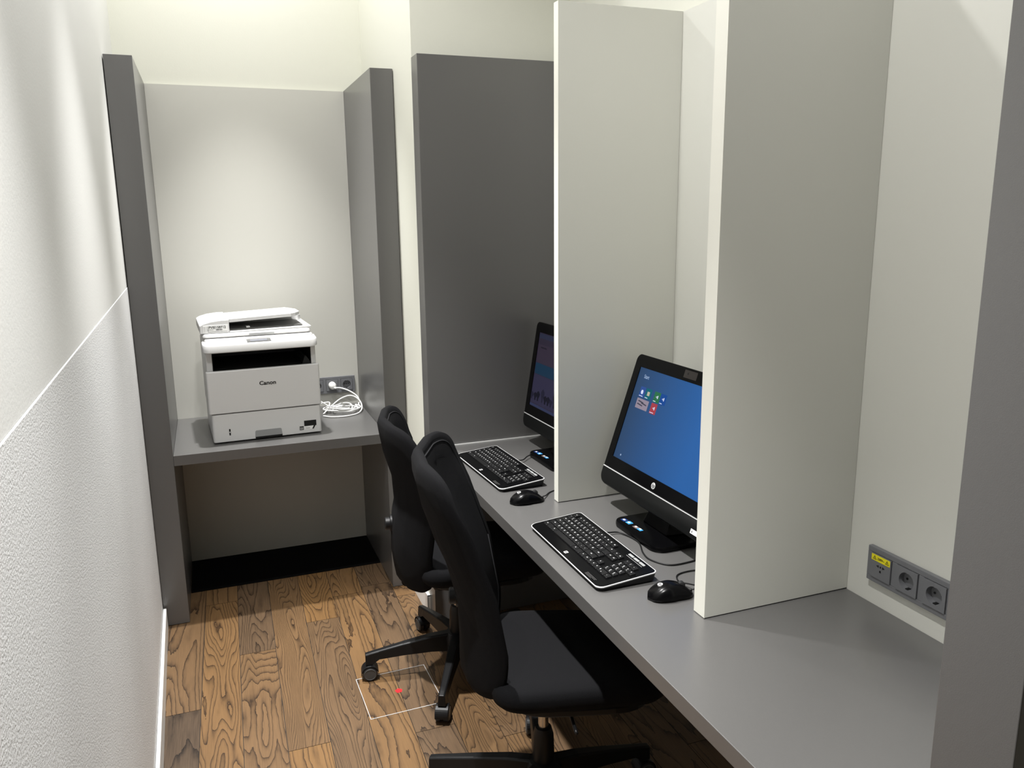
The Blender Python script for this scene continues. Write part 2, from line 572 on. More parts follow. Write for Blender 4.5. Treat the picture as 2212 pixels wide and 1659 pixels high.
def socket_unit(name, label, loc, rotz, n, kinds, group=None):
    t = thing(name, label, 'socket', loc, rotz, group)
    Wd = 0.071 * n + 0.010
    bm = bmesh.new()
    # frame with openings: built of bars around each insert
    d0, d1 = -0.0115, -0.0002
    w = Wd / 2
    cs = [(-(n - 1) / 2 + i) * 0.071 for i in range(n)]
    s = 0.0283
    box(bm, -w, w, d0, d1, s, 0.0405)
    box(bm, -w, w, d0, d1, -0.0405, -s)
    xs = [-w] + [v for c in cs for v in (c - s, c + s)] + [w]
    for a, b in zip(xs[::2], xs[1::2]):
        box(bm, a, b, d0, d1, -s, s)
    put('frame', bm, M_sock, parent=t, bevel=0.0012)
    for c, kd in zip(cs, kinds):
        bm = bmesh.new()
        if kd in ('schuko', 'schuko3'):
            schuko(bm, c, 0, -0.0142, rot=(kd == 'schuko3'))
            put('socket_insert', bm, [M_sock, M_hole, M_silver], parent=t)
        else:
            box(bm, c - 0.0275, c + 0.0275, -0.0142, -0.0005, -0.0275, 0.0275)
            for (px, pz, pts) in ((-0.0082, 0.002, [(-.004, 0), (.0032, .0032), (.0032, -.0032)]),
                                  (0.0082, 0.002, [(.004, 0), (-.0032, -.0032), (-.0032, .0032)])):
                prism(bm, [(c + px + a, pz + b) for a, b in pts], -0.0145, -0.014, 'y', 1)
            lathe(bm, [(0.0023, 0), (0.0023, 0.0004)], Matrix.Translation((c, -0.0141, 0.002)) @ Matrix.Rotation(R(90), 4, 'X'), 12, 1)
            prism(bm, [(c - .0025, -.011), (c + .0025, -.011), (c + .002, -.006), (c - .002, -.006)], -0.0145, -0.014, 'y', 1)
            ins = put('socket_insert', bm, [M_sock, M_hole], parent=t)
            bm = bmesh.new()
            box(bm, c - 0.0265, c + 0.0255, -0.0147, -0.0142, 0.0125, 0.0265, 0)
            for tx in (-0.0175, 0.0175):
                for (r_, mi, dd) in ((0.0062, 1, -0.0149), (0.0040, 0, -0.0150)):
                    prism(bm, [(c + tx + r_ * math.cos(R(90 + 120 * k)), 0.0183 + r_ * math.sin(R(90 + 120 * k))) for k in range(3)], dd, -0.0146, 'y', mi)
                box(bm, c + tx - 0.0006, c + tx + 0.0006, -0.0152, -0.0149, 0.0165, 0.0207, 1)
            add_text(bm, '230V~', 0.0072, frame_matrix((c, -0.0149, 0.0192), (1, 0, 0), (0, 0, 1)), mi=1, weight=0.0001)
            sl_ = put('warning_sticker', bm, [M_yellow, M_ink], parent=ins)
            sl_['label'] = 'yellow 230V warning sticker'
    return t
socket_unit('wall_socket', 'grey triple wall socket with a yellow warning sticker, low on the right wall', (XR, 1.3072 - 0.1115, 0.7981 + 0.0405), R(-90), 3,
            ['uni', 'schuko', 'schuko'])
socket_unit('wall_socket', 'grey wall socket with a white plug in it, behind the printer', (0.4915, YBB, 0.812), 0, 4,
            ['schuko3', 'schuko3', 'schuko3', 'schuko3'])

# ------------------------------------------------------------------ printer
pr = thing('laser_printer', 'white multifunction laser printer with black output slot on the booth shelf', 'printer', (0.187, 3.409, ZS), R(2.9))
Wp = 0.2225
def pput(name, bm, m, par=None, **k):
    return put(name, bm, m, parent=par or pr, **k)
# paper cassette
bm = bmesh.new()
prism(bm, rrect(-Wp + 0.004, Wp - 0.002, 0.0, 0.40, [.004, .004, .012, .012]), 0.006, 0.1225)
cas = pput('paper_cassette', bm, M_wplast, smooth=30, bevel=0.0015)
bm = bmesh.new()
box(bm, -Wp + 0.02, Wp - 0.02, 0.03, 0.38, 0, 0.007)
pput('foot_frame', bm, M_dark)
bm = bmesh.new()
prism(bm, [(-0.056, 0.0065), (0.056, 0.0065), (0.052, 0.038), (0.048, 0.041), (-0.050, 0.041), (-0.054, 0.037)], -0.0012, 0.012, 'y', 0)
box(bm, -0.054, 0.054, -0.0018, 0.004, 0.0065, 0.014, 1)
pput('pull_recess', bm, [M_pgrey, M_dark], cas)['label'] = 'grey pull recess'
bm = bmesh.new()
prism(bm, rrect(-0.1565, -0.1505, 0.032, 0.060, 0.003, 4), -0.001, 0.001, 'y', 0)
lathe(bm, [(0.0022, 0), (0.0022, 0.0006)], Matrix.Translation((-0.1535, -0.001, 0.046)) @ Matrix.Rotation(R(90), 4, 'X'), 10, 1)
pput('paper_gauge', bm, [M_ink, M_whites], cas)
bm = bmesh.new()
Mf = lambda x, z, dd=-0.0008: frame_matrix((x, dd, z), (1, 0, 0), (0, 0, 1))
box(bm, 0.147, 0.198, -0.0006, 0.001, 0.036, 0.060, 0)
prism(bm, [(0.180, 0.022), (0.186, 0.022), (0.198, 0.044), (0.198, 0.050), (0.186, 0.050), (0.192, 0.044)], -0.0008, 0.001, 'y', 0)
prism(bm, [(0.147, 0.022), (0.177, 0.022), (0.188, 0.036), (0.147, 0.036)], -0.0006, 0.001, 'y', 1)
add_text(bm, '7', 0.030, Mf(0.187, 0.034, -0.0011), mi=0, weight=0.0008)
add_text(bm, 'Canon', 0.0065, Mf(0.161, 0.0275), mi=0)
box(bm, 0.127, 0.144, -0.0006, 0.001, 0.021, 0.037, 0)
add_text(bm, 'energy', 0.0055, Mf(0.1355, 0.0315, -0.001), mi=1)
box(bm, 0.129, 0.142, -0.0009, 0.0, 0.0245, 0.0265, 1)
pput('feature_sticker', bm, [M_ink, M_whites], cas)['label'] = 'black and white feature sticker'
# front cover and body
bm = bmesh.new()
prism(bm, rrect(-Wp - 0.004, Wp + 0.002, -0.004, 0.02, [0, 0, .01, .01]), 0.1265, 0.302)
fc = pput('front_cover', bm, M_wplast, smooth=30, bevel=0.003)
bm = bmesh.new()
add_text(bm, 'Canon', 0.0225, Mf(0.010, 0.2395, -0.0046), weight=0.0006, sx=1.12)
pput('brand_lettering', bm, M_ink, fc)['label'] = 'black Canon lettering'
bm = bmesh.new()
box(bm, -Wp + 0.002, Wp - 0.004, 0.0205, 0.40, 0.1265, 0.2995)
box(bm, -Wp + 0.002, -Wp + 0.026, 0.022, 0.40, 0.2995, 0.405)      # side cheeks of the slot
box(bm, Wp - 0.026, Wp - 0.006, 0.022, 0.40, 0.2995, 0.405)
box(bm, -Wp + 0.026, Wp - 0.026, 0.30, 0.40, 0.2995, 0.405)
body = pput('housing', bm, M_wplast, bevel=0.003)
bm = bmesh.new()
prism(bm, [(0.0215, 0.2997), (0.299, 0.302), (0.299, 0.404), (0.295, 0.404), (0.285, 0.318), (0.0215, 0.3005)], -Wp + 0.0263, Wp - 0.0263, 'x')
box(bm, -Wp + 0.0262, -Wp + 0.0275, 0.0225, 0.299, 0.300, 0.404)
box(bm, Wp - 0.0275, Wp - 0.0262, 0.0225, 0.299, 0.300, 0.404)
prism(bm, [(0.16, 0.3005), (0.196, 0.3005), (0.190, 0.316), (0.178, 0.334), (0.172, 0.334)], 0.03, 0.29, 'y')
pput('output_tray', bm, M_dark)['label'] = 'black paper output slot'
# control panel slab
bm = bmesh.new()
def slab(bm, x0, x1, y0, y1, zf, zb, t, r):
    pts = rrect(x0, x1, y0, y1, [0.006, 0.006, r, r], 8)
    top = [(x, y, zf + (zb - zf) * (y - y0) / (y1 - y0)) for x, y in pts]
    e = 0.005
    cx_, cy_ = (x0 + x1) / 2, (y0 + y1) / 2
    ins = lambda p, k: (cx_ + (p[0] - cx_) * (1 - k / (x1 - x0) * 2), cy_ + (p[1] - cy_) * (1 - k / (y1 - y0) * 2), p[2])
    r0 = [(p[0], p[1], p[2] - t) for p in top]
    r0i = [(ins(p, e)[0], ins(p, e)[1], p[2] - 0.003) for p in r0]
    r1 = [(p[0], p[1], p[2] - 0.005) for p in top]
    r2_ = [(ins(p, 0.0018)[0], ins(p, 0.0018)[1], p[2] - 0.0015) for p in top]
    r3 = [ins(p, 0.005) for p in top]
    loft(bm, [r0i, r0, r1, r2_, r3])
slab(bm, -Wp - 0.008, Wp - 0.002, -0.035, 0.055, 0.414, 0.424, 0.030, 0.032)
cp = pput('control_panel', bm, M_wplast, smooth=35)
bm = bmesh.new()
tilt = math.atan2(0.010, 0.09)
Mt = Matrix.Translation((-0.012, -0.002, 0.4190)) @ Matrix.Rotation(tilt, 4, 'X')
box(bm, -0.047, 0.047, -0.019, 0.021, -0.002, 0.0008, 0, Mt)
box(bm, -0.033, 0.033, -0.015, 0.018, 0.0008, 0.0012, 1, Mt)
pput('touch_display', bm, [M_tray, M_lcd], cp)['label'] = 'small grey display'
# scanner lid base
bm = bmesh.new()
def rslab(bm, x0, x1, y0, y1, z0, z1, r, e=0.006):
    rings = []
    for k, z in ((e, z0), (0, z0 + e * .6), (0, z1 - e), (e * .35, z1 - e * .3), (e, z1)):
        rings.append([(x, y, z) for x, y in rrect(x0 + k, x1 - k, y0 + k, y1 - k, max(r - k, 0.002), 6)])
    loft(bm, rings)
rslab(bm, -Wp + 0.003, Wp - 0.012, 0.020, 0.395, 0.405, 0.432, 0.012)
pput('scanner_bed', bm, M_wplast, smooth=35)
bm = bmesh.new()
rslab(bm, -Wp - 0.003, Wp - 0.017, 0.030, 0.385, 0.4325, 0.452, 0.018, 0.009)
lid = pput('scanner_lid', bm, M_wplast, smooth=35)
bm = bmesh.new(); box(bm, -0.045, 0.055, 0.0292, 0.032, 0.436, 0.4455)
pput('lid_grip', bm, mat('light_grey_plastic', lin(186, 187, 186), 0.4), lid)
# document feeder block, left
bm = bmesh.new()
pts = [(-Wp - 0.010, 0.4525), (-Wp + 0.104, 0.4525), (-Wp + 0.104, 0.506), (-Wp + 0.075, 0.506), (-Wp + 0.035, 0.502), (-Wp + 0.004, 0.494), (-Wp - 0.010, 0.486)]
prism(bm, pts, 0.040, 0.340, 'y')
adf = pput('document_feeder', bm, M_wplast, bevel=0.004, seg=3)
bm = bmesh.new()
box(bm, -Wp + 0.004, -Wp + 0.098, 0.0385, 0.041, 0.4545, 0.4855, 0)
add_text(bm, 'PVIE158712', 0.0138, Mf(-Wp + 0.0575, 0.4765, 0.0381), mi=1, weight=0.0002, sx=0.98)
for k, w_ in enumerate((1.2, .5, .8, 2.0)):
    x_ = -Wp + 0.008 + (0, .003, .0085, .0135)[k]
    box(bm, x_, x_ + w_ * .0006, 0.0382, 0.040, 0.458, 0.481, 1)
x_ = -Wp + 0.052
for k in range(16):
    w_ = random.choice((.0006, .0012, .0018))
    box(bm, x_, x_ + w_, 0.0382, 0.040, 0.4645, 0.4695, 1)
    x_ += w_ + random.choice((.0005, .0009))
for k, (a, b_) in enumerate(((.020, .042), (.022, .095))):
    z_ = (0.4665, 0.4585)[k]
    xx = a
    while xx < b_:
        w_ = random.uniform(.0015, .0045)
        box(bm, -Wp + xx, -Wp + min(xx + w_, b_), 0.0383, 0.040, z_, z_ + 0.0018, 1)
        xx += w_ + 0.0012
pput('asset_sticker', bm, [M_whites, M_ink], adf)['label'] = 'white asset sticker reading PVIE158712'
# lower feeder tray (exit) and upper input tray
bm = bmesh.new()
prism(bm, [(-Wp + 0.1042, 0.4525), (Wp - 0.020, 0.4525), (Wp - 0.012, 0.457), (Wp - 0.016, 0.462), (-Wp + 0.1042, 0.458)], 0.040, 0.33, 'y')
prism(bm, [(-Wp + 0.1042, 0.250), (Wp - 0.035, 0.250), (Wp - 0.022, 0.270), (Wp - 0.022, 0.325), (Wp - 0.035, 0.335), (-Wp + 0.1042, 0.335)], 0.4625, 0.486, 'z')
pput('exit_tray', bm, M_wplast, adf, bevel=0.003)
bm = bmesh.new()
prism(bm, [(-Wp + 0.1045, 0.4590), (Wp - 0.060, 0.4630), (Wp - 0.045, 0.4655), (Wp - 0.060, 0.4675), (-Wp + 0.1045, 0.4630)], 0.052, 0.249, 'y', 0)
box(bm, -Wp + 0.172, -Wp + 0.186, 0.060, 0.090, 0.466, 0.4705, 1)
pput('paper_stop', bm, [M_tray, M_whites], adf)['label'] = 'dark grey exit tray floor with a white tab'
bm = bmesh.new()
pts = [(-Wp + 0.1045, 0.046), (0.13, 0.046), (0.150, 0.062), (0.172, 0.10), (0.172, 0.20), (0.140, 0.30), (-Wp + 0.1045, 0.30)]
Ms = Matrix.Translation((-Wp + 0.1045, 0, 0.500)) @ Matrix.Rotation(R(-2.2), 4, 'Y') @ Matrix.Translation((Wp - 0.1045, 0, 0))
prism(bm, pts, -0.007, 0.006, 'z', 0, Ms)
box(bm, -0.10, -0.02, 0.10, 0.25, 0.006, 0.0066, 1, Ms)
pput('input_tray', bm, [M_wplast, mat('tray_inset_plastic', lin(205, 205, 208), 0.35)], adf, bevel=0.003)

# printer power cord: plug in the socket, big loose coil beside the printer
cord = thing('power_cord', 'white power cord coiled beside the printer and plugged into the wall', 'cable', (0.56, 3.78, ZS))
def cput(name, bm, m, **k):
    bmesh.ops.translate(bm, verts=bm.verts[:], vec=(-0.56, -3.78, -ZS))
    return put(name, bm, m, parent=cord, **k)
PX, PZ = 0.527, 0.812
bm = bmesh.new()
lathe(bm, [(0.0183, 0.012), (0.0183, -0.012), (0.0165, -0.024), (0.012, -0.033), (0.006, -0.036)],
      Matrix.Translation((PX, YBB - 0.0145, PZ)) @ Matrix.Rotation(R(-90), 4, 'X') , 24)
tube(bm, [(PX + 0.004, YBB - 0.046, PZ - 0.006), (PX + 0.014, YBB - 0.05, PZ - 0.009)], 0.0055, 10)
cput('plug', bm, M_cable_w, smooth=50)
zc = ZS + 0.0045
W = lambda x, y, z: (x, y, z)
path = [W(PX + 0.006, YBB - 0.047, PZ - 0.007), W(0.565, 3.872, 0.802), W(0.602, 3.85, 0.788), W(0.632, 3.82, 0.765), W(0.640, 3.80, 0.735),
        W(0.632, 3.79, ZS + 0.03), W(0.628, 3.77, ZS + 0.012)]
coil = []
for k in range(40):
    a = R(20 - 360 * 2.6 * k / 39)
    rad = 0.072 + 0.016 * math.sin(k * .8) - 0.0004 * k
    coil.append((0.545 + rad * math.cos(a) * 1.05, 3.77 + rad * math.sin(a) * 1.0, zc + 0.004 + 0.010 * (1 + math.sin(a * 1.0 + k * .33)) + 0.0055 * (k // 15)))
path += coil
path += [(0.50, 3.86, ZS + 0.03), (0.45, 3.85, ZS + 0.03), (0.40, 3.84, ZS + 0.04)]
bm = bmesh.new(); tube(bm, catmull(path, 6), 0.0034, 8)
cput('cable', bm, M_cable_w, smooth='all')
bm = bmesh.new()
tube(bm, catmull([(0.425, 3.80, ZS + 0.075), (0.455, 3.775, ZS + 0.055), (0.49, 3.76, ZS + 0.030), (0.510, 3.75, ZS + 0.012)], 6), 0.0024, 8)
box(bm, 0.505, 0.513, 3.735, 3.760, ZS + 0.002, ZS + 0.012)
cput('cable_tie', bm, M_cable_w, smooth=40)
bm = bmesh.new()
pth = []
for k in range(30):
    a = R(100 + 360 * 1.6 * k / 29)
    pth.append((0.535 + 0.052 * math.cos(a) * 1.2, 3.775 + 0.045 * math.sin(a), ZS + 0.006 + 0.009 * (1 + math.sin(2 * a)) + 0.0005 * k))
tube(bm, catmull(pth, 4), 0.0030, 8)
cput('cable', bm, M_cable_w, smooth='all')

bm = bmesh.new()
tube(bm, catmull([(.455, 3.73, ZS + .006), (.50, 3.775, ZS + .03), (.55, 3.81, ZS + .054), (.60, 3.825, ZS + .062), (.634, 3.80, ZS + .045),
                  (.640, 3.75, ZS + .018), (.612, 3.69, ZS + .005), (.55, 3.655, ZS + .004), (.485, 3.665, ZS + .004), (.45, 3.70, ZS + .004)], 8), 0.0033, 8)
cput('cable', bm, M_cable_w, smooth='all')

# ------------------------------------------------------------------ floor box cover
fb = thing('floor_box_cover', 'thin metal framed square floor cover with a red dot at its centre', 'floor box', (0.503, 2.499, 0), R(1.2))
bm = bmesh.new()
s, w_, z1 = 0.1255, 0.0016, 0.0016
for a in ((-s, s, -s, -s + w_), (-s, s, s - w_, s), (-s, -s + w_, -s + w_, s - w_), (s - w_, s, -s + w_, s - w_)):
    box(bm, *a, 0.0001, z1)
put('frame', bm, M_silver, parent=fb)
bm = bmesh.new()
pts = [((0.0118 + 0.0011 * math.sin(5 * a) + 0.0006 * math.sin(11 * a)) * math.cos(a), (0.0118 + 0.0011 * math.sin(5 * a)) * math.sin(a)) for a in [2 * math.pi * k / 40 for k in range(40)]]
prism(bm, pts, 0.0001, 0.0009)
put('dot_sticker', bm, M_red, parent=fb)['label'] = 'red dot'

# ------------------------------------------------------------------ office chairs
def superell(a, b, n, e=4.0):
    out = []
    for k in range(n):
        t = 2 * math.pi * k / n
        c, s_ = math.cos(t), math.sin(t)
        out.append((math.copysign(abs(c) ** (2 / e), c) * a, math.copysign(abs(s_) ** (2 / e), s_) * b))
    return out

def make_chair(label, loc, face, base_rot, prof, z0, z1, seat_z, seat_dx=0.080):
    """prof: list of (z, x) of the rear face of the back, chair facing local +X"""
    t = thing('office_chair', label, 'chair', loc, face, 'black office chairs at the desk')
    # seat cushion
    bm = bmesh.new()
    rings = []
    for k, (sc_, z) in enumerate(((0.80, -0.070), (0.93, -0.066), (0.985, -0.050), (1.0, -0.032), (0.985, -0.014), (0.94, -0.004), (0.80, 0.001), (0.5, 0.002), (0.2, 0.001))):
        ring = []
        for x, y in superell(0.230, 0.226, 64, 5.6):
            X, Y = x * sc_, y * sc_
            tap = 1.0 - 0.14 * (X / 0.23 + 1) / 2
            zz = z - 0.010 * (max(0, X) / 0.235) ** 2 + 0.006 * (Y / 0.23) ** 2 - (0.0)
            ring.append((X + seat_dx, Y * tap, seat_z + zz))
        rings.append(ring)
    loft(bm, rings)
    seat = put('seat', bm, M_fabric, parent=t, smooth='all')
    bm = bmesh.new()
    prism(bm, [(x + seat_dx, y) for x, y in superell(0.19, 0.185, 32, 4)], seat_z - 0.088, seat_z - 0.068)
    put('seat_pan', bm, M_blk, parent=seat, bevel=0.004)
    # backrest
    def px(z):
        P = sorted(prof)
        if z <= P[0][0]: return P[0][1]
        for (a, xa), (b, xb) in zip(P[:-1], P[1:]):
            if z <= b:
                u = (z - a) / (b - a); u = u * u * (3 - 2 * u) * 0.5 + u * 0.5
                return xa + (xb - xa) * u
        return P[-1][1]
    n = 72
    zc_, hz = (z0 + z1) / 2, (z1 - z0) / 2
    out = superell(1.0, 1.0, n, 7.5)
    def P(u, v, off):
        z = zc_ + v * hz
        k = (v + 1) / 2
        hw = 0.170 + 0.064 * min(1, k * 1.2)
        wing = (0.088 if k < 0.75 else 0.088 - 0.05 * (k - 0.75)) * abs(u) ** 2.0
        return Vector((px(z) + wing + off, u * hw, z))
    rings = []
    T = 0.036
    for rho, off in ((0.0, 0), (0.3, 0), (0.6, 0), (0.82, 0.001), (0.93, 0.004), (0.985, 0.012), (1.0, 0.022), (0.988, 0.034), (0.95, T - 0.002), (0.90, T + 0.004), (0.80, T + 0.006), (0.6, T + 0.007), (0.3, T + 0.008), (0.0, T + 0.008)):
        rings.append([P(u * max(rho, 0.002), v * max(rho, 0.002), off) for u, v in out])
    bm = bmesh.new(); loft(bm, rings)
    back = put('backrest', bm, M_fabric, parent=t, smooth='all')
    bm = bmesh.new()
    tube(bm, [P(u * 0.925, v * 0.925, T + 0.0012) for u, v in out + out[:1]], 0.0022, 6)
    put('piping', bm, M_fabseam, parent=back, smooth='all')
    # back bracket from under the seat up behind the back, adjusting knob
    bm = bmesh.new()
    zk = z0 + (z1 - z0) * 0.36
    pts = [(-0.02, seat_z - 0.10), (-0.13, seat_z - 0.11), (px(z0) + 0.03, z0 - 0.004), (px(z0 + .03) + 0.024, z0 + 0.03)]
    C = catmull([(x, 0, z) for x, z in pts], 6)
    rr_ = []
    for i, p in enumerate(C):
        d = (C[min(i + 1, len(C) - 1)] - C[max(i - 1, 0)]).normalized()
        nn = Vector((-d.z, 0, d.x))
        rr_.append([p + Vector((0, a, 0)) + nn * b for a, b in ((-.035, -.007), (.035, -.007), (.035, .007), (-.035, .007))])
    loft(bm, rr_)
    put('back_bracket', bm, M_blk, parent=t, bevel=0.002)
    bm = bmesh.new()
    lathe(bm, [(0.030, 0), (0.030, 0.006), (0.022, 0.008), (0.022, 0.022), (0.019, 0.025)],
          Matrix.Translation((px(zk) + 0.004, 0.0, zk)) @ Matrix.Rotation(R(-90), 4, 'Y'), 24)
    put('adjustment_knob', bm, M_blk, parent=back, smooth=35)
    # mechanism, levers, gas lift
    bm = bmesh.new()
    prism(bm, rrect(-0.09, 0.10, -0.07, 0.07, 0.02), seat_z - 0.135, seat_z - 0.0885)
    mech = put('tilt_mechanism', bm, M_blk, parent=t, bevel=0.006)
    bm = bmesh.new()
    tube(bm, catmull([(0.05, -0.06, seat_z - 0.11), (0.055, -0.16, seat_z - 0.105), (0.06, -0.215, seat_z - 0.112)], 5), 0.005, 8)
    put('lever', bm, M_blk, parent=mech, smooth='all')
    bm = bmesh.new(); lathe(bm, [(0.0140, 0.245), (0.0140, seat_z - 0.13)], None, 24)
    put('gas_lift', bm, M_chrome, parent=t, smooth=40)['label'] = 'shiny steel lift column'
    bm = bmesh.new(); lathe(bm, [(0.028, 0.10), (0.030, 0.17), (0.028, 0.225), (0.022, 0.247), (0.015, 0.249)], None, 28)
    put('column_cover', bm, M_blk, parent=t, smooth=40)
    bm = bmesh.new(); lathe(bm, [(0.034, 0.062), (0.048, 0.075), (0.050, 0.13), (0.040, 0.146), (0.02, 0.150)], None, 32)
    put('hub', bm, M_blk, parent=t, smooth=40)
    arm_me = None
    for k in range(5):
        a = base_rot + R(72 * k) - face
        if arm_me is None:
            bm = bmesh.new()
            secs = []
            for d, zt, zb, hw in ((0.030, 0.147, 0.080, 0.024), (0.10, 0.142, 0.085, 0.022), (0.20, 0.125, 0.082, 0.018), (0.285, 0.108, 0.076, 0.015), (0.312, 0.103, 0.058, 0.0145), (0.334, 0.098, 0.058, 0.014)):
                secs.append([(d, -hw, zb), (d, hw, zb), (d, hw * 0.8, zt - 0.004), (d, hw * 0.55, zt), (d, -hw * 0.55, zt), (d, -hw * 0.8, zt - 0.004)])
            loft(bm, secs)
            arm = put('base_arm', bm, M_blk, parent=t, bevel=0.002)
            arm_me = arm
            bm = bmesh.new()
            # caster: stem, hood
            lathe(bm, [(0.006, 0.045), (0.006, 0.060)], Matrix.Translation((0.322, 0, 0)), 12)
            arc = [(0.322 - 0.002 + 0.031 * math.cos(R(b)), 0.027 + 0.031 * math.sin(R(b))) for b in range(-10, 176, 12)]
            arc2 = [(0.322 - 0.002 + 0.0275 * math.cos(R(b)), 0.027 + 0.0275 * math.sin(R(b))) for b in range(174, -12, -12)]
            prism(bm, arc + arc2, -0.022, 0.022, 'y')
            cst = put('caster', bm, M_blk, parent=arm, bevel=0.0015)
            for sgn in (-1, 1):
                bm = bmesh.new()
                Mw = Matrix.Translation((0.320, sgn * 0.013, 0.0265)) @ Matrix.Rotation(R(90), 4, 'X')
                lathe(bm, [(0.0215, -0.0095), (0.0262, -0.0070), (0.0262, 0.0070), (0.0215, 0.0095), (0.019, 0.0085)], Mw, 28, 0)
                lathe(bm, [(0.022, 0.0093), (0.0200, 0.0110), (0.0185, 0.0100)], Mw, 28, 1) if sgn < 0 else lathe(bm, [(0.022, -0.0093), (0.0200, -0.0110), (0.0185, -0.0100)], Mw, 28, 1)
                wh = bmesh.ops
                put('wheel', bm, [M_wheel, mat('wheel_rim', lin(70, 70, 70), 0.4)], parent=cst, smooth=30)
            first = arm
            first.rotation_euler = (0, 0, a)
            # swivel the hood a little
            continue
        c = first.copy(); sc.collection.objects.link(c); c.parent = t; c.rotation_euler = (0, 0, a)
        for ch in first.children:
            d = ch.copy(); sc.collection.objects.link(d); d.parent = c
            for g in ch.children:
                e_ = g.copy(); sc.collection.objects.link(e_); e_.parent = d
    return t

def strip_depth():
    """parts may only be two levels deep: wheels go with their caster as children of the chair's caster"""
    for o in list(bpy.data.objects):
        if o.name.startswith('caster') and o.parent and o.parent.name.startswith('base_arm'):
            arm = o.parent
            rot = arm.rotation_euler.copy()
            o.parent = arm.parent
            o.rotation_euler = rot

make_chair('black office chair in front, its seat tucked under the desk', (0.757, 1.805, 0), R(-17), R(73),
           [(0.44, -.225), (0.55, -.222), (0.65, -.226), (0.76, -.255), (0.87, -.298), (0.98, -.330), (1.06, -.338)], 0.418, 1.048, 0.485)
make_chair('black office chair at the back, nearer the printer booth', (0.7425, 2.568, 0), R(-7), R(99.7),
           [(0.38, -.215), (0.52, -.228), (0.60, -.222), (0.69, -.205), (0.76, -.214), (0.85, -.240), (0.97, -.262)], 0.368, 0.962, 0.475)
strip_depth()

# ------------------------------------------------------------------ computers
def plane_matrix(O, tau):
    """local frame of an inclined screen: x to the user's right, y up the screen, z towards the user"""
    return None

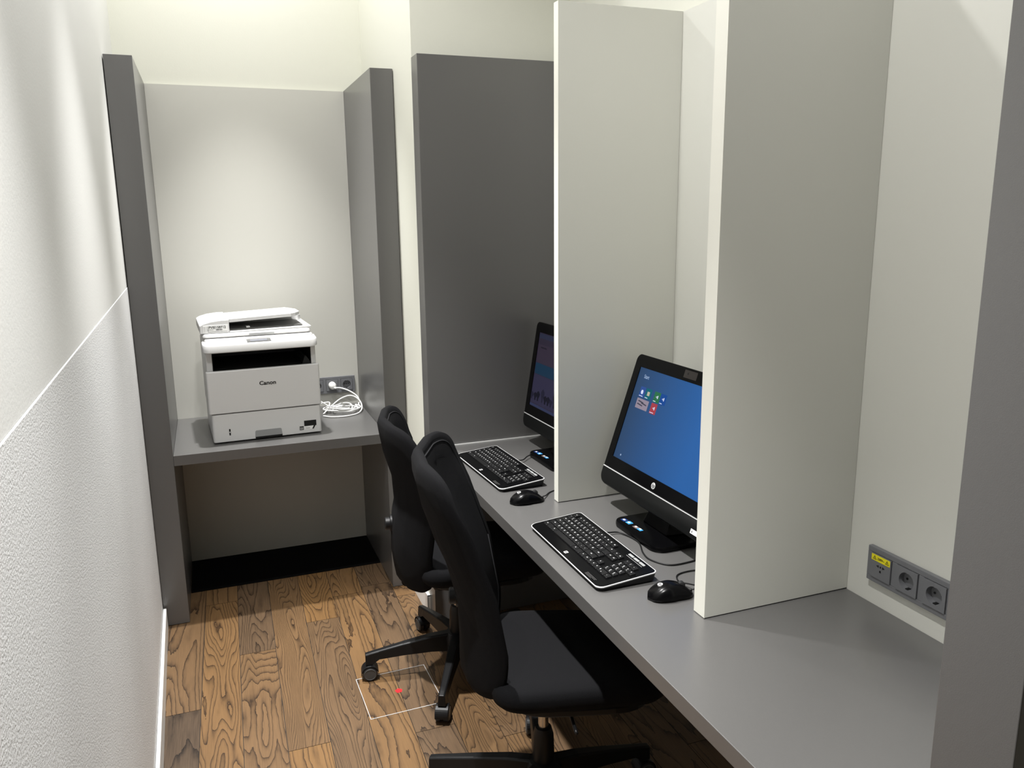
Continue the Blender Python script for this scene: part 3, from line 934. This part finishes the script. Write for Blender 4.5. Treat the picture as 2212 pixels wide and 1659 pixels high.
def make_monitor(label, loc, rotz, tau, kind):
    """local: x = user's right, y = away from user, z up; origin on the desk under the middle of the screen's lower line"""
    t = thing('all_in_one_computer', label, 'computer', loc, rotz, 'black all-in-one computers on the worktop')
    hw = 0.287
    zb = 0.863 - H
    U = Vector((1, 0, 0)); V = Vector((0, math.sin(tau), math.cos(tau))); Nn = U.cross(V)  # towards user
    def M(x=0, v=0, d=0):
        mm = Matrix((U, V, Nn)).transposed().to_4x4()
        mm.translation = U * x + V * v + Nn * d + Vector((0, 0, zb))
        return mm
    # bezel: flat ring around the screen
    sx0, sx1, sv0, sv1 = -0.2545, 0.2545, 0.037, 0.3195
    bm = bmesh.new()
    o_ = rrect(-hw, hw, 0.0, 0.357, [.020, .020, 0.001, 0.001], 8)
    # ring made of outline + inner rectangle via bridging four quads of corners
    Mb = M()
    def ringpts(pts, d): return [Mb @ Vector((x, v, d)) for x, v in pts]
    n = len(o_)
    inner = []
    for x, v in o_:
        inner.append((min(max(x * 1.2, sx0), sx1), min(max((v - 0.178) * 1.25 + 0.178, sv0), sv1)))
    loft(bm, [ringpts(o_, -0.012), ringpts(o_, -0.0015), ringpts([(x * .996, 0.178 + (v - .178) * .994) for x, v in o_], 0.0), ringpts(inner, 0.0), ringpts(inner, -0.003)], cap=False)
    put('bezel', bm, M_blkg, parent=t)
    # back housing
    bm = bmesh.new()
    rings = []
    for d, k in ((-0.0121, 1.0), (-0.030, 0.985), (-0.045, 0.93), (-0.055, 0.80)):
        rings.append([Mb @ Vector((x * k, -0.048 + (v + 0.048) * 1.0 if k == 1 else 0.155 + (v - 0.155) * k, d)) for x, v in rrect(-hw, hw, -0.046, 0.357, [.020, .020, .025, .025], 8)])
    loft(bm, rings)
    put('rear_housing', bm, M_blkm, parent=t, smooth=40)
    # chin below the silver line, rounding back at the foot
    bm = bmesh.new()
    prof_ = [(0.0, -0.0035), (0.0012, -0.0035), (0.0012, -0.030), (-0.002, -0.043), (-0.010, -0.052), (-0.0118, -0.053)]
    o2 = rrect(-hw, hw, -0.053, -0.0035, [.0005, .0005, .030, .030], 8)
    loft(bm, [ringpts(o2, -0.0118), ringpts(o2, -0.004), ringpts([(x * .995, -0.0035 + (v + .0035) * .93) for x, v in o2], 0.0015), ringpts([(x * .97, -0.0045 + (v + .0045) * .8) for x, v in o2], 0.0028)])
    chin = put('chin', bm, M_blkm, parent=t, smooth=40)
    bm = bmesh.new(); box(bm, -hw, hw, -0.0028, -0.0008, -0.0115, 0.0012, 0, Mb)
    put('silver_strip', bm, M_silver, parent=chin)
    # logo
    bm = bmesh.new()
    lathe(bm, [(0.0092, -0.0002), (0.0092, 0.0008)], M(-0.0095, 0.0175, 0.0), 28, 0)
    add_text(bm, 'hp', 0.0165, M(-0.0098, 0.0178, 0.0010), mi=1, shear=0.35, weight=0.0002, sx=.85)
    put('round_logo', bm, [M_silver, M_ink], parent=chin)['label'] = 'round silver hp logo'
    # screen
    bm = bmesh.new()
    if kind == 'start':
        m_s = bpy.data.materials.new('blue_start_screen'); m_s.use_nodes = True
        nt = m_s.node_tree; b = nt.nodes['Principled BSDF']
        b.inputs['Base Color'].default_value = (0.004, 0.004, 0.005, 1); b.inputs['Roughness'].default_value = 0.3; b.inputs['Specular IOR Level'].default_value = 0.12
        tc = nt.nodes.new('ShaderNodeTexCoord'); sep = nt.nodes.new('ShaderNodeSeparateXYZ')
        nt.links.new(tc.outputs['Object'], sep.inputs[0])
        mr = nt.nodes.new('ShaderNodeMapRange'); mr.inputs['From Min'].default_value = -0.27; mr.inputs['From Max'].default_value = 0.10
        nt.links.new(sep.outputs['X'], mr.inputs['Value'])
        cr = nt.nodes.new('ShaderNodeValToRGB'); e = cr.color_ramp.elements
        e[0].color = lin(38, 62, 92); e[1].color = lin(38, 92, 156)
        nt.links.new(mr.outputs[0], cr.inputs[0]); nt.links.new(cr.outputs[0], b.inputs['Emission Color'])
        b.inputs['Emission Strength'].default_value = 1.0
    else:
        m_s = emat('dim_browser_page', lin(38, 33, 46))
    # real flat panel, set just behind the bezel
    vs = [bm.verts.new(Mb @ Vector(p)) for p in ((sx0, sv0, -0.0025), (sx1, sv0, -0.0025), (sx1, sv1, -0.0025), (sx0, sv1, -0.0025))]
    vb = [bm.verts.new(Mb @ Vector(p)) for p in ((sx0, sv0, -0.009), (sx1, sv0, -0.009), (sx1, sv1, -0.009), (sx0, sv1, -0.009))]
    bm.faces.new(vs); bm.faces.new(vb[::-1])
    for i in range(4): bm.faces.new((vs[i], vb[i], vb[(i + 1) % 4], vs[(i + 1) % 4]))
    scr = put('screen', bm, m_s, parent=t)
    X0 = -hw
    def panel(name, u0, u1, v0, v1, m, d=-0.0023, lab=None, shapes=()):
        bm = bmesh.new()
        box(bm, X0 + u0, X0 + u1, v0, v1, -0.0025, d, 0, Mb)
        for s_ in shapes: s_(bm)
        o = put(name, bm, m, parent=scr)
        if lab: o['label'] = lab
        return o
    wh = emat('screen_white', lin(215, 222, 245)); whd = emat('screen_dim_white', lin(150, 170, 200))
    def word(u, v, w, mi=1, h=0.0022):
        return lambda bm: [box(bm, X0 + u + k * w / 6, X0 + u + k * w / 6 + w / 8, v, v + h * (0.75 if k % 2 else 1), -0.0023, -0.0020, mi, Mb) for k in range(6)]
    if kind == 'start':
        bm = bmesh.new(); add_text(bm, 'Start', 0.0165, M(X0 + 0.080, 0.2955, -0.0018), sx=0.85)
        put('start_title', bm, whd, parent=scr)['label'] = 'word Start on the screen'
        panel('app_tile', 0.0665, 0.0945, 0.2345, 0.2655, [emat('tile_blue', lin(40, 74, 140)), wh], lab='blue browser tile',
              shapes=[lambda bm: add_text(bm, 'e', 0.024, M(X0 + 0.0795, 0.2515, -0.0018), mi=1, weight=0.0008), word(0.0685, 0.2365, 0.02)])
        panel('app_tile', 0.0985, 0.1295, 0.2345, 0.2655, [emat('tile_teal', lin(0, 92, 104)), wh, emat('folder_grey', lin(176, 172, 150))], lab='teal folder tile',
              shapes=[lambda bm: box(bm, X0 + .108, X0 + .1205, .2445, .2565, -0.0023, -0.0020, 2, Mb), word(0.101, 0.2365, 0.015)])
        def arcs(u, v):
            def f(bm):
                for k, (dx, h) in enumerate(((0, .003), (.0032, .005), (.0068, .0095))):
                    box(bm, X0 + u + dx - .004, X0 + u + dx - .004 + (.0014, .0016, .0030)[k], v - h / 2, v + h / 2, -0.0023, -0.0020, 1, Mb)
            return f
        panel('app_tile', 0.1450, 0.1765, 0.2340, 0.2650, [emat('tile_green', lin(36, 104, 66)), wh], lab='green tile', shapes=[arcs(0.1608, 0.2505), word(0.1475, 0.2362, 0.013)])
        panel('app_tile', 0.1780, 0.2085, 0.2340, 0.2650, [emat('tile_navy', lin(8, 66, 138)), wh], lab='dark blue tile', shapes=[arcs(0.193, 0.2505), word(0.181, 0.2362, 0.013)])
        panel('app_tile', 0.1450, 0.1760, 0.1995, 0.2310, [emat('tile_red', lin(158, 56, 66)), wh], lab='red tile', shapes=[arcs(0.1608, 0.2165), word(0.1475, 0.2020, 0.02)])
        panel('app_tile', 0.0650, 0.1295, 0.2000, 0.2300, [emat('tile_photo', lin(138, 128, 142)), emat('photo_dark', lin(58, 58, 72))], lab='wide photo tile',
              shapes=[lambda bm: [prism(bm, [(X0 + a, b), (X0 + a + .03, b - .003), (X0 + a + .032, b), (X0 + a + .004, b + .0035)], -.0023, -.0020, 'z', 1, Mb) for a, b in ((.072, .221), (.090, .217), (.070, .212))]])
        bm = bmesh.new(); lathe(bm, [(0.0028, -0.0023), (0.0028, -0.0019)], M(X0 + 0.0700, 0.0505), 14)
        put('arrow_button', bm, whd, parent=scr)
    else:
        panel('page_header', 0.034, 0.53, 0.298, 0.316, [emat('pg_bar', lin(34, 38, 56))])
        panel('page_block', 0.036, 0.54, 0.205, 0.275, [emat('pg_mauve', lin(44, 37, 50)), emat('pg_txt', lin(20, 17, 28))],
              shapes=[word(0.062, 0.262, 0.05, h=.006)])
        panel('page_banner', 0.036, 0.54, 0.162, 0.204, [emat('pg_teal', lin(16, 42, 62))])
        blobs = []
        rb = random.Random(4)
        def fig(bm):
            for k in range(16):
                u = 0.045 + 0.028 * k + rb.uniform(-.006, .006); h = rb.uniform(.025, .06)
                prism(bm, [(X0 + u + (.012 + .006 * math.sin(3 * a)) * math.cos(a), .062 + h * .5 + h * .5 * math.sin(a)) for a in [2 * math.pi * j / 12 for j in range(12)]], -.0023, -.0020, 'z', 1 if k % 3 else 2, Mb)
        panel('page_picture', 0.036, 0.54, 0.050, 0.1600, [emat('pg_pic', lin(40, 38, 58)), emat('pg_dark', lin(14, 14, 26)), emat('pg_mid', lin(25, 24, 40))], shapes=[fig])
        panel('task_bar', 0.034, 0.54, 0.0375, 0.0475, [emat('pg_task', lin(40, 46, 72))])
    # webcam strip
    bm = bmesh.new()
    box(bm, -0.030, 0.030, 0.3285, 0.3505, 0.0001, 0.0006, 0, Mb)
    lathe(bm, [(0.0032, 0.0), (0.0032, 0.0009)], M(-0.012, 0.341), 16, 1)
    put('webcam', bm, [mat('webcam_strip', lin(44, 40, 38), 0.3), M_hole], parent=t)
    # asset sticker on the chin
    bm = bmesh.new()
    box(bm, X0 + 0.4895, X0 + 0.535, -0.0405, -0.0285, 0.0026, 0.0034, 0, Mb)
    add_text(bm, 'a', 0.010, M(X0 + 0.4965, -0.0340, 0.0038), mi=1)
    put('asset_sticker', bm, [M_whites, M_ink], parent=chin)['label'] = 'white asset sticker'
    # foot, neck
    bm = bmesh.new()
    r0 = rrect(-0.122, 0.122, -0.062, 0.135, [.03, .03, .034, .034], 8)
    loft(bm, [[(x * .97, y, 0.0004) for x, y in r0], [(x, y, 0.006) for x, y in r0], [(x, y, 0.011) for x, y in r0], [(x * .985, 0.03 + (y - .03) * .985, 0.016 - 0.0 * y) for x, y in r0], [(x * .3, 0.03 + (y - .03) * .3, 0.0175) for x, y in r0]])
    foot = put('foot', bm, M_blkg, parent=t, smooth=50)
    bm = bmesh.new()
    loft(bm, [[(-.062, .005, .0172), (.062, .005, .0172), (.075, .085, .0172), (-.075, .085, .0172)],
              [(-.050, .030, .075), (.050, .030, .075), (.056, .080, .075), (-.056, .080, .075)],
              [(-.046, .052, .14), (.046, .052, .14), (.046, .085, .14), (-.046, .085, .14)]])
    put('neck', bm, M_blkg, parent=t, bevel=0.004)
    if kind == 'start':
        bm = bmesh.new()
        pts = [(-0.085 + .0, .09, .10), (-0.10, .07, .07), (-0.12, .05, .045), (-.115, .09, .02), (-.07, .11, .035), (-.05, .13, .06)]
        tube(bm, catmull(pts, 6), 0.004, 8)
        put('rear_cable', bm, M_blkg, parent=t, smooth='all')
    for k, (x, m_) in enumerate(((-0.092, M_navy), (-0.068, M_blue), (-0.032, M_bronze), (-0.012, M_blue))):
        bm = bmesh.new()
        Mk = Matrix.Translation((x, -0.036 + 0.002 * k, 0.0162))
        box(bm, -0.010, 0.010, -0.008, 0.008, -0.002, 0.0006, 0, Mk)
        box(bm, -0.007, 0.003, -0.003, 0.003, 0.0006, 0.0009, 1, Mk)
        put('spec_sticker', bm, [m_, M_whites if k in (0, 1) else M_silver], parent=foot)
    return t
XM = 1.095
make_monitor('black all-in-one computer showing a bright blue start screen, in the nearer bay', (XM + 0.004, 2.118 - 0.287, H), R(-90 + .87), R(18.7), 'start')
make_monitor('black all-in-one computer with a dim purple page, in the far bay', (1.118 + 0.008, 2.842 - 0.287, H), R(-90 + 1.8), R(9.4), 'page')

# ------------------------------------------------------------------ keyboards
_key_cache = {}
def key_mesh(w, ch):
    if (w, ch) in _key_cache: return _key_cache[(w, ch)]
    bm = bmesh.new()
    p = 0.0185
    hx, hy = (w * p) / 2 - 0.0009, p / 2 - 0.0009
    rings = [[(x, y, 0) for x, y in rrect(-hx, hx, -hy, hy, 0.0012, 2)],
             [(x, y, 0.0030) for x, y in rrect(-hx + .0004, hx - .0004, -hy + .0004, hy - .0004, 0.0012, 2)],
             [(x, y, 0.0038) for x, y in rrect(-hx + .0014, hx - .0014, -hy + .0012, hy - .0016, 0.0010, 2)]]
    loft(bm, rings)
    if ch:
        add_text(bm, ch, 0.0058 if len(ch) == 1 else 0.0032, Matrix.Translation((-hx + 0.0058 if len(ch) == 1 else 0, 0.0012, 0.0039)), mi=1, depth=0.0002, weight=0.00035)
        if ch in '1234567890':
            box(bm, -0.001, 0.002, -0.0045, -0.003, 0.0038, 0.0040, 1)
    me = bpy.data.meshes.new('key')
    bmesh.ops.recalc_face_normals(bm, faces=bm.faces[:])
    bm.to_mesh(me); bm.free()
    me.materials.append(M_key); me.materials.append(M_legend)
    _key_cache[(w, ch)] = me
    return me

KROWS = [
    [(1.25, 'ctrl'), (1.25, ''), (1.25, 'alt'), (6.25, ''), (1.25, 'alt'), (1.25, ''), (1.25, 'fn'), (1.25, 'ctrl'), (1, '<'), (1, 'v'), (1, '>'), (2, '0'), (1, '.')],
    [(2.25, 'shift')] + [(1, c) for c in 'ZXCVBNM,.-'] + [(2.75, 'shift')] + [(-1, ''), (1, '^'), (-1, '')] + [(1, c) for c in '123'],
    [(1.75, 'caps')] + [(1, c) for c in 'ASDFGHJKL'] + [(1, "'"), (1, '#'), (2.25, 'enter'), (-3, '')] + [(1, c) for c in '456'],
    [(1.5, 'tab')] + [(1, c) for c in 'QWERTYUIOP[]'] + [(1.5, '')] + [(1, 'end'), (1, 'pgd'), (-1, '')] + [(1, c) for c in '789+'],
    [(1, '`')] + [(1, c) for c in '1234567890-='] + [(2, 'del')] + [(1, 'ins'), (1, 'pgu'), (-1, '')] + [(1, c) for c in '*/-'],
    [(1, 'esc'), (-.5, '')] + [(1, 'F%d' % k) for k in range(1, 13)] + [(-.5, ''), (-.5, '')],
]
def make_keyboard(label, loc, rotz, cable):
    """local x = user's right, y = away from the user"""
    t = thing('keyboard', label, 'keyboard', loc, rotz, 'black keyboards with white rims on the worktop')
    L2, D2 = 0.2175, 0.081
    tilt = R(5.2)
    Mk = Matrix.Translation((0, 0, 0.0190)) @ Matrix.Rotation(tilt, 4, 'X')
    def ring(k, z, r=0.016): return [Mk @ Vector((x, y, z)) for x, y in rrect(-L2 + k, L2 - k, -D2 + k, D2 - k, [.012, .012, .020, .020], 6)]
    bm = bmesh.new()
    flat = [Vector((x, y, 0.0012)) for x, y in rrect(-L2 + .008, L2 - .008, -D2 + .006, D2 - .004, .012, 6)]
    loft(bm, [flat, [Vector((p.x, p.y, min(p.z, 0.006))) for p in ring(0.004, -0.008)], ring(0.0008, -0.0022)])
    body = put('body', bm, M_blk, parent=t, smooth=40)
    bm = bmesh.new()
    loft(bm, [ring(0.0006, -0.0022), ring(0.0, -0.0014), ring(0.0, 0.0006), ring(0.0006, 0.0012), ring(0.0018, 0.0012), ring(0.0018, 0.0)], cap=False)
    put('rim', bm, M_silver, parent=t, smooth=40)['label'] = 'thin silver white rim'
    bm = bmesh.new(); loft(bm, [ring(0.0018, -0.0022), ring(0.0018, 0.0006)])
    deck = put('deck', bm, M_blkg, parent=t)
    # logo and small print on the palm rest
    bm = bmesh.new()
    Mt_ = Mk @ Matrix.Translation((0, -D2 + 0.0165, 0.0007))
    prism(bm, rrect(-.0062, .0062, -.0052, .0052, .0012, 3), 0, 0.0003, 'z', 0, Mt_)
    add_text(bm, 'hp', 0.0105, Mt_ @ Matrix.Translation((0, 0.0007, 0.0005)), mi=1, shear=0.3)
    put('square_logo', bm, [M_silver, M_ink], parent=deck)['label'] = 'small silver hp logo'
    bm = bmesh.new()
    for k in range(3):
        xx = 0.128
        while xx < 0.172 - 0.012 * (k == 2):
            w_ = random.uniform(.002, .005)
            box(bm, xx, xx + w_, -D2 + 0.016 - k * 0.0036, -D2 + 0.0172 - k * 0.0036, 0.0006, 0.0009, 0, Mk)
            xx += w_ + 0.001
    put('small_print', bm, M_tray, parent=deck)
    bm = bmesh.new()
    for k in range(3):
        prism(bm, rrect(0.098 + k * .027, 0.122 + k * .027, D2 - 0.0165, D2 - 0.0095, .002, 3), 0.0006, 0.0022, 'z', 0, Mk)
    box(bm, 0.098, 0.176, D2 - 0.0215, D2 - 0.0203, 0.0006, 0.0010, 0, Mk)
    put('media_buttons', bm, M_pgrey, parent=deck, bevel=0.0006)['label'] = 'silver media buttons'
    p = 0.0185
    for r_, row in enumerate(KROWS):
        x = -22 * p / 2
        y = -D2 + 0.0375 + r_ * p + p / 2
        for w, ch in row:
            if w > 0:
                o = bpy.data.objects.new('key', key_mesh(w, ch))
                sc.collection.objects.link(o)
                o.parent = t
                o.matrix_local = Mk @ Matrix.Translation((x + w * p / 2, y, 0.0006))
            x += abs(w) * p
    bm = bmesh.new()
    Mi = Matrix.Translation(Vector(loc)) @ Matrix.Rotation(rotz, 4, 'Z')
    Mi = Mi.inverted()
    tube(bm, [Mi @ v for v in catmull([Vector((a, b, H + c)) for a, b, c in cable], 8)], 0.0021, 8)
    put('cable', bm, M_blk, parent=t, smooth='all')
    return t
make_keyboard('black keyboard with silver rim in front of the blue-screened computer', (0.880, 1.787, H), R(-90), 
              [(.955, 1.87, .012), (.985, 1.875, .008), (1.02, 1.868, .0045), (1.036, 1.80, .0025), (1.012, 1.73, .0025), (1.008, 1.685, .0025), (1.035, 1.640, .0025), (1.085, 1.635, .0025), (1.15, 1.65, .0025), (1.25, 1.70, .0025)])
make_keyboard('black keyboard with silver rim beside the dark end panel, in the far bay', (0.896, 2.535, H), R(-90 + 2.4),
              [(.97, 2.60, .012), (1.01, 2.593, .010), (1.045, 2.625, .012), (1.10, 2.66, .010), (1.2, 2.70, .0025)])

def make_mouse(label, loc, rotz, cable):
    """local +x = front"""
    t = thing('computer_mouse', label, 'mouse', loc, rotz, 'black glossy mice on the worktop')
    L = 0.112
    secs = []
    N_ = 28
    for i in range(17):
        u = i / 16
        x = -L / 2 + L * u
        e = max(0.0, 1 - abs(2 * u - 1) ** 2.8) ** 0.5
        w = 0.0315 * e * (1 - 0.10 * math.sin(math.pi * u) * (1 if 0.55 < u < .8 else 0.2)) * (1.04 - 0.10 * u)
        h = 0.038 * max(0.02, (math.sin(math.pi * min(1, (u * 0.86 + 0.10))) ** 0.75)) * (e ** 0.35)
        w = max(w, 0.002); h = max(h, 0.004)
        ring = []
        for k in range(N_):
            a = 2 * math.pi * k / N_
            c, s_ = math.cos(a), math.sin(a)
            yy = math.copysign(abs(c) ** .75, c) * w
            zz = 0.009 + (h - 0.009) * abs(s_) ** .9 if s_ > 0 else 0.009 - 0.0085 * abs(s_) ** 0.6
            ring.append((x, yy, max(zz, 0.0006)))
        secs.append(ring)
    bm = bmesh.new(); loft(bm, secs)
    put('shell', bm, M_blkg, parent=t, smooth='all')
    bm = bmesh.new()
    lathe(bm, [(0.0085, -0.004), (0.0085, 0.0045), (0.006, 0.0065)], Matrix.Translation((0.027, 0, 0.0275)) @ Matrix.Rotation(R(90), 4, 'X') @ Matrix.Translation((0, 0, -0.001)), 20)
    put('scroll_wheel', bm, M_wheel, parent=t, smooth=40)
    bm = bmesh.new()
    Ml = Matrix.Translation((-0.026, 0, 0.0352)) @ Matrix.Rotation(R(-9), 4, 'Y')
    lathe(bm, [(0.0062, -0.003), (0.0062, 0.0004)], Ml, 20, 0)
    add_text(bm, 'hp', 0.010, Ml @ Matrix.Rotation(R(-90), 4, 'Z') @ Matrix.Translation((0, 0.0005, 0.0006)), mi=1, shear=0.3)
    put('round_logo', bm, [M_silver, M_ink], parent=t)['label'] = 'small silver hp logo'
    bm = bmesh.new()
    Mi = (Matrix.Translation(Vector(loc)) @ Matrix.Rotation(rotz, 4, 'Z')).inverted()
    tube(bm, [Mi @ v for v in catmull([Vector((a, b, H + c)) for a, b, c in cable], 8)], 0.0018, 8)
    put('cable', bm, M_blk, parent=t, smooth='all')
    return t
make_mouse('glossy black mouse by the front corner of the nearest divider', (0.948, 1.492, H), R(-8),
           [(1.000, 1.485, .012), (1.020, 1.480, .018), (1.012, 1.512, .012), (1.006, 1.545, .004), (1.022, 1.580, .0025), (1.060, 1.590, .0025), (1.12, 1.585, .0025), (1.22, 1.60, .0025)])
make_mouse('glossy black mouse in the far bay, left of the middle divider', (0.874, 2.208, H), R(-2),
           [(0.928, 2.207, .012), (0.945, 2.225, .006), (0.98, 2.262, .0025), (1.05, 2.285, .0025), (1.2, 2.33, .0025)])
